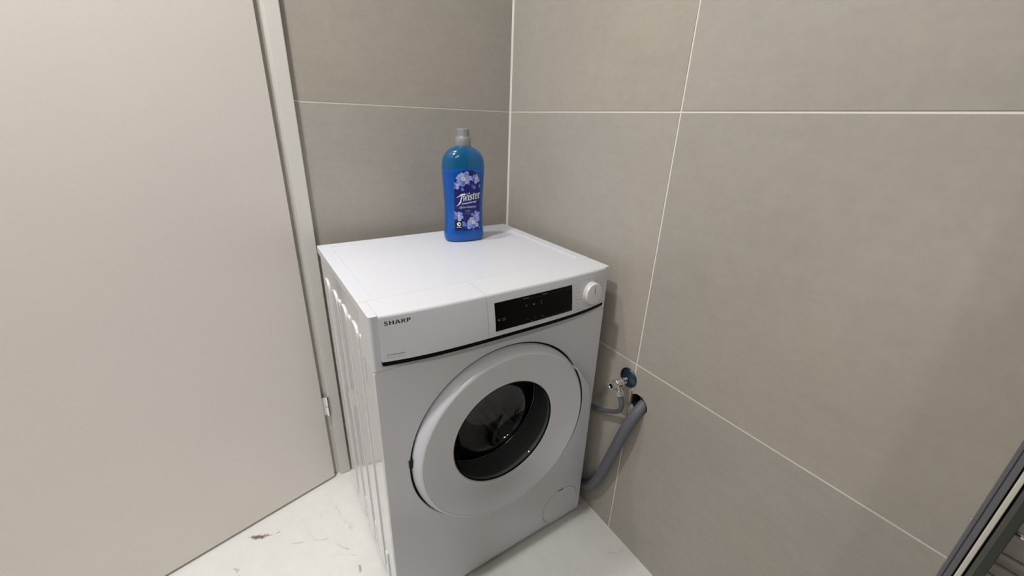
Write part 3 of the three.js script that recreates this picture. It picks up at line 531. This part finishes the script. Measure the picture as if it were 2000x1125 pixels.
// ------------------------------------------------------------ ceiling downlights, out of view; the last two are added for brightness
LAMPS.forEach(([x, z, cd, R], k) => {
  const g = thing('ceiling_lamp', ['round ceiling lamp behind the camera, the farther one from the right wall', 'round ceiling lamp behind the camera, the nearer one to the right wall', 'small round recessed ceiling lamp in front of the door leaf', 'added small round ceiling lamp close to the back wall, for brightness', 'added round ceiling lamp by the left wall, for brightness'][k], 'ceiling lamp', [x, CEIL, z]);
  part('trim_ring', lathe([[R, 0], [R, -0.003], [R + 0.011, -0.004], [R + 0.013, 0]], 64, 0.6), M.paint, g);
  part('diffuser', new THREE.CylinderGeometry(R, R, 0.002, 64).translate(0, -0.001, 0), std({ color: 0xffffff, emissive: LAMP_COLOR, emissiveIntensity: R > 0.06 ? 5 : 6 }), g);
  const l = new THREE.SpotLight(LAMP_COLOR, cd, 0, 1.45, 1, 2);
  l.position.set(x, CEIL - 0.008, z); l.target.position.set(x, 0, z); l.castShadow = true; l.shadow.radius = R / 0.02; l.shadow.mapSize.set(1024, 1024); l.shadow.camera.near = 0.02;
  scene.add(l, l.target);
});

// ------------------------------------------------------------ the photographer, behind the camera: shades the lower right of the scene
{
  const theta = Math.atan2(0.1, -0.49), FOOT = V(-0.7715 - 0.1, 0, 1.2291 + 0.49);
  const surface = (bones, cell, lo, hi, { k = 0.03, clip } = {}) => {
    const span = Math.max(hi.x - lo.x, hi.y - lo.y, hi.z - lo.z), res = Math.ceil(span / cell) + 4, half = span / 2 + 2 * cell, mid = lo.clone().add(hi).multiplyScalar(0.5);
    const mc = new MarchingCubes(res, new THREE.MeshBasicMaterial(), false, false, 400000);
    mc.isolation = 0;
    const f = mc.field, size = mc.size, p = V(0, 0, 0);
    const B = bones.map(([a, b, ra, rb]) => ({ a: V(...a), d: V(...b).sub(V(...a)), l: Math.max(1e-9, V(...b).distanceToSquared(V(...a))), ra, rb }));
    for (let z = 0; z < size; z++) for (let y = 0; y < size; y++) for (let x = 0; x < size; x++) {
      p.set((x / size * 2 - 1) * half + mid.x, (y / size * 2 - 1) * half + mid.y, (z / size * 2 - 1) * half + mid.z);
      let d = 9;
      for (const q of B) {
        const ax = p.x - q.a.x, ay = p.y - q.a.y, az = p.z - q.a.z, t = Math.min(1, Math.max(0, (ax * q.d.x + ay * q.d.y + az * q.d.z) / q.l));
        const e = Math.hypot(ax - q.d.x * t, ay - q.d.y * t, az - q.d.z * t) - (q.ra + (q.rb - q.ra) * t);
        const h = Math.max(0, k - Math.abs(d - e)) / k; d = Math.min(d, e) - h * h * k * 0.25;
      }
      if (clip) d = Math.max(d, clip(p));
      f[x + y * size + z * size * size] = -d;
    }
    mc.update();
    const g = new THREE.BufferGeometry(), n = mc.count;
    const pos = new Float32Array(n * 3); for (let i = 0; i < n * 3; i += 3) { pos[i] = mc.positionArray[i] * half + mid.x; pos[i + 1] = mc.positionArray[i + 1] * half + mid.y; pos[i + 2] = mc.positionArray[i + 2] * half + mid.z; }
    g.setAttribute('position', new THREE.BufferAttribute(pos, 3));
    g.setAttribute('normal', new THREE.BufferAttribute(new Float32Array(mc.normalArray.slice(0, n * 3)), 3));
    const m = mergeVertices(g, 1e-5); m.computeVertexNormals(); return m;
  };
  const skin = std({ color: 0xc79a80, roughness: 0.6 }), cloth = std({ color: 0x4b5058, roughness: 0.9 }), denim = std({ color: 0x2c3444, roughness: 0.95 }), hairM = std({ color: 0x2a211b, roughness: 0.75 }), shoeM = std({ color: 0x26262a, roughness: 0.6 });
  const legs = [], arms = [], hands = [], shoes = [];
  for (const s of [-1, 1]) {
    legs.push([[s * 0.09, 0.90, 0], [s * 0.10, 0.49, 0.02], 0.085, 0.056], [[s * 0.10, 0.49, 0.02], [s * 0.11, 0.09, -0.02], 0.056, 0.037]);
    arms.push([[s * 0.175, 1.40, -0.01], [s * 0.235, 1.13, 0.03], 0.052, 0.042], [[s * 0.235, 1.13, 0.03], [s * 0.115, 1.125, 0.36], 0.041, 0.027]);
    shoes.push([[s * 0.11, 0.05, -0.05], [s * 0.12, 0.045, 0.06], 0.045, 0.042], [[s * 0.12, 0.045, 0.06], [s * 0.13, 0.036, 0.16], 0.042, 0.034]);
    const w = [s * 0.115, 1.125, 0.36], palm = [s * 0.098, 1.135, 0.425];
    hands.push([w, palm, 0.026, 0.030], [palm, [s * 0.094, 1.155, 0.445], 0.028, 0.022]);
    for (let q = 0; q < 4; q++) { const y = 1.118 + q * 0.019, l = [0.85, 1, 0.98, 0.8][q]; hands.push([[s * 0.092, y, 0.445], [s * 0.088, y + 0.002, 0.445 + 0.028 * l], 0.0092, 0.0086], [[s * 0.088, y + 0.002, 0.445 + 0.028 * l], [s * (0.088 - 0.02 * l), y + 0.002, 0.447 + 0.034 * l], 0.0086, 0.0076]); }
    hands.push([[s * 0.095, 1.150, 0.425], [s * 0.07, 1.172, 0.443], 0.011, 0.0098], [[s * 0.07, 1.172, 0.443], [s * 0.048, 1.178, 0.4545], 0.0095, 0.0080]);
  }
  const torso = [[[0, 0.95, 0], [0, 1.10, 0.005], 0.135, 0.122], [[-0.06, 1.10, 0], [-0.075, 1.33, 0], 0.105, 0.112], [[0.06, 1.10, 0], [0.075, 1.33, 0], 0.105, 0.112], [[-0.15, 1.395, -0.01], [0.15, 1.395, -0.01], 0.06, 0.06]];
  const head = [[[0, 1.44, -0.01], [0, 1.53, 0.015], 0.056, 0.052], [[0, 1.64, 0.03], [0, 1.60, 0.045], 0.092, 0.080], [[0, 1.585, 0.06], [0, 1.545, 0.085], 0.062, 0.040], [[0, 1.612, 0.128], [0, 1.588, 0.142], 0.009, 0.014], [[-0.084, 1.61, 0.035], [-0.088, 1.59, 0.030], 0.016, 0.012], [[0.084, 1.61, 0.035], [0.088, 1.59, 0.030], 0.016, 0.012], [[-0.02, 1.558, 0.116], [0.02, 1.558, 0.116], 0.009, 0.009], [[-0.032, 1.634, 0.112], [0.032, 1.634, 0.112], 0.016, 0.016]];
  const inflate = (l, r) => l.map(([a, b, p, q]) => [a, b, p + r, q + r]);
  const body = mesh('person', merge([surface([...torso, ...legs, ...arms], 0.014, V(-0.32, 0.03, -0.18), V(0.32, 1.5, 0.42)), surface(head, 0.006, V(-0.13, 1.40, -0.1), V(0.13, 1.76, 0.18), { k: 0.022 }),
    surface(hands.filter(b => b[0][0] < 0), 0.004, V(-0.155, 1.08, 0.33), V(-0.03, 1.21, 0.50), { k: 0.008 }), surface(hands.filter(b => b[0][0] > 0), 0.004, V(0.03, 1.08, 0.33), V(0.155, 1.21, 0.50), { k: 0.008 })].map(g => { g.setAttribute('uv', new THREE.BufferAttribute(new Float32Array(g.attributes.position.count * 2), 2)); return g; })), skin);
  body.position.copy(FOOT); body.rotation.y = theta;
  body.userData = { label: 'person in a grey long-sleeved top and dark trousers holding up a phone behind the camera', category: 'person' };
  part('long_sleeved_top', surface(inflate([...torso, ...arms], 0.012), 0.014, V(-0.34, 0.80, -0.20), V(0.34, 1.5, 0.42), { clip: p => Math.max(0.86 - p.y, p.z - 0.345) }), cloth, body);
  part('trousers', surface(inflate([...legs, torso[0]], 0.010), 0.014, V(-0.28, 0.03, -0.20), V(0.28, 1.1, 0.2), { clip: p => Math.max(p.y - 0.98, 0.07 - p.y) }), denim, body);
  part('shoe', surface(shoes.slice(0, 2), 0.008, V(-0.19, -0.01, -0.12), V(-0.06, 0.11, 0.22), { clip: p => 0.003 - p.y }), shoeM, body);
  part('shoe', surface(shoes.slice(2), 0.008, V(0.06, -0.01, -0.12), V(0.19, 0.11, 0.22), { clip: p => 0.003 - p.y }), shoeM, body);
  part('hair', surface([[[0, 1.655, 0.022], [0, 1.61, 0.0], 0.102, 0.094]], 0.007, V(-0.13, 1.5, -0.12), V(0.13, 1.78, 0.15), { clip: p => Math.max((p.z - 0.04) * 0.8 - (p.y - 1.655) * 0.9, 1.545 - p.y) }), hairM, body);
  for (const s of [-1, 1]) part('eye', new THREE.SphereGeometry(0.011, 16, 12).translate(s * 0.031, 1.617, 0.1225), std({ color: 0xd8d4d0, roughness: 0.2 }), body);
  const ph = thing('phone', 'dark slim phone held sideways in both hands of the person behind the camera', 'phone', [0, 0, 0]);
  const dirZ = V(0.5063, -0.3776, -0.7753);
  ph.position.copy(camera.position).addScaledVector(dirZ, -0.034).add(V(0, -0.012, 0)); ph.rotation.copy(camera.rotation);
  part('case', new RoundedBoxGeometry(0.152, 0.074, 0.009, 4, 0.0044), std({ color: 0x1a1a1d, roughness: 0.4 }), ph);
  part('screen', box(-0.071, 0.071, -0.033, 0.033, -0.0049, -0.0045), std({ color: 0x101014, roughness: 0.1 }), ph);
  part('lens', new THREE.CylinderGeometry(0.007, 0.0075, 0.003, 24).rotateX(Math.PI / 2).translate(0.055, 0.02, 0.0055), M.black, ph);
}

renderer.render(scene, camera);
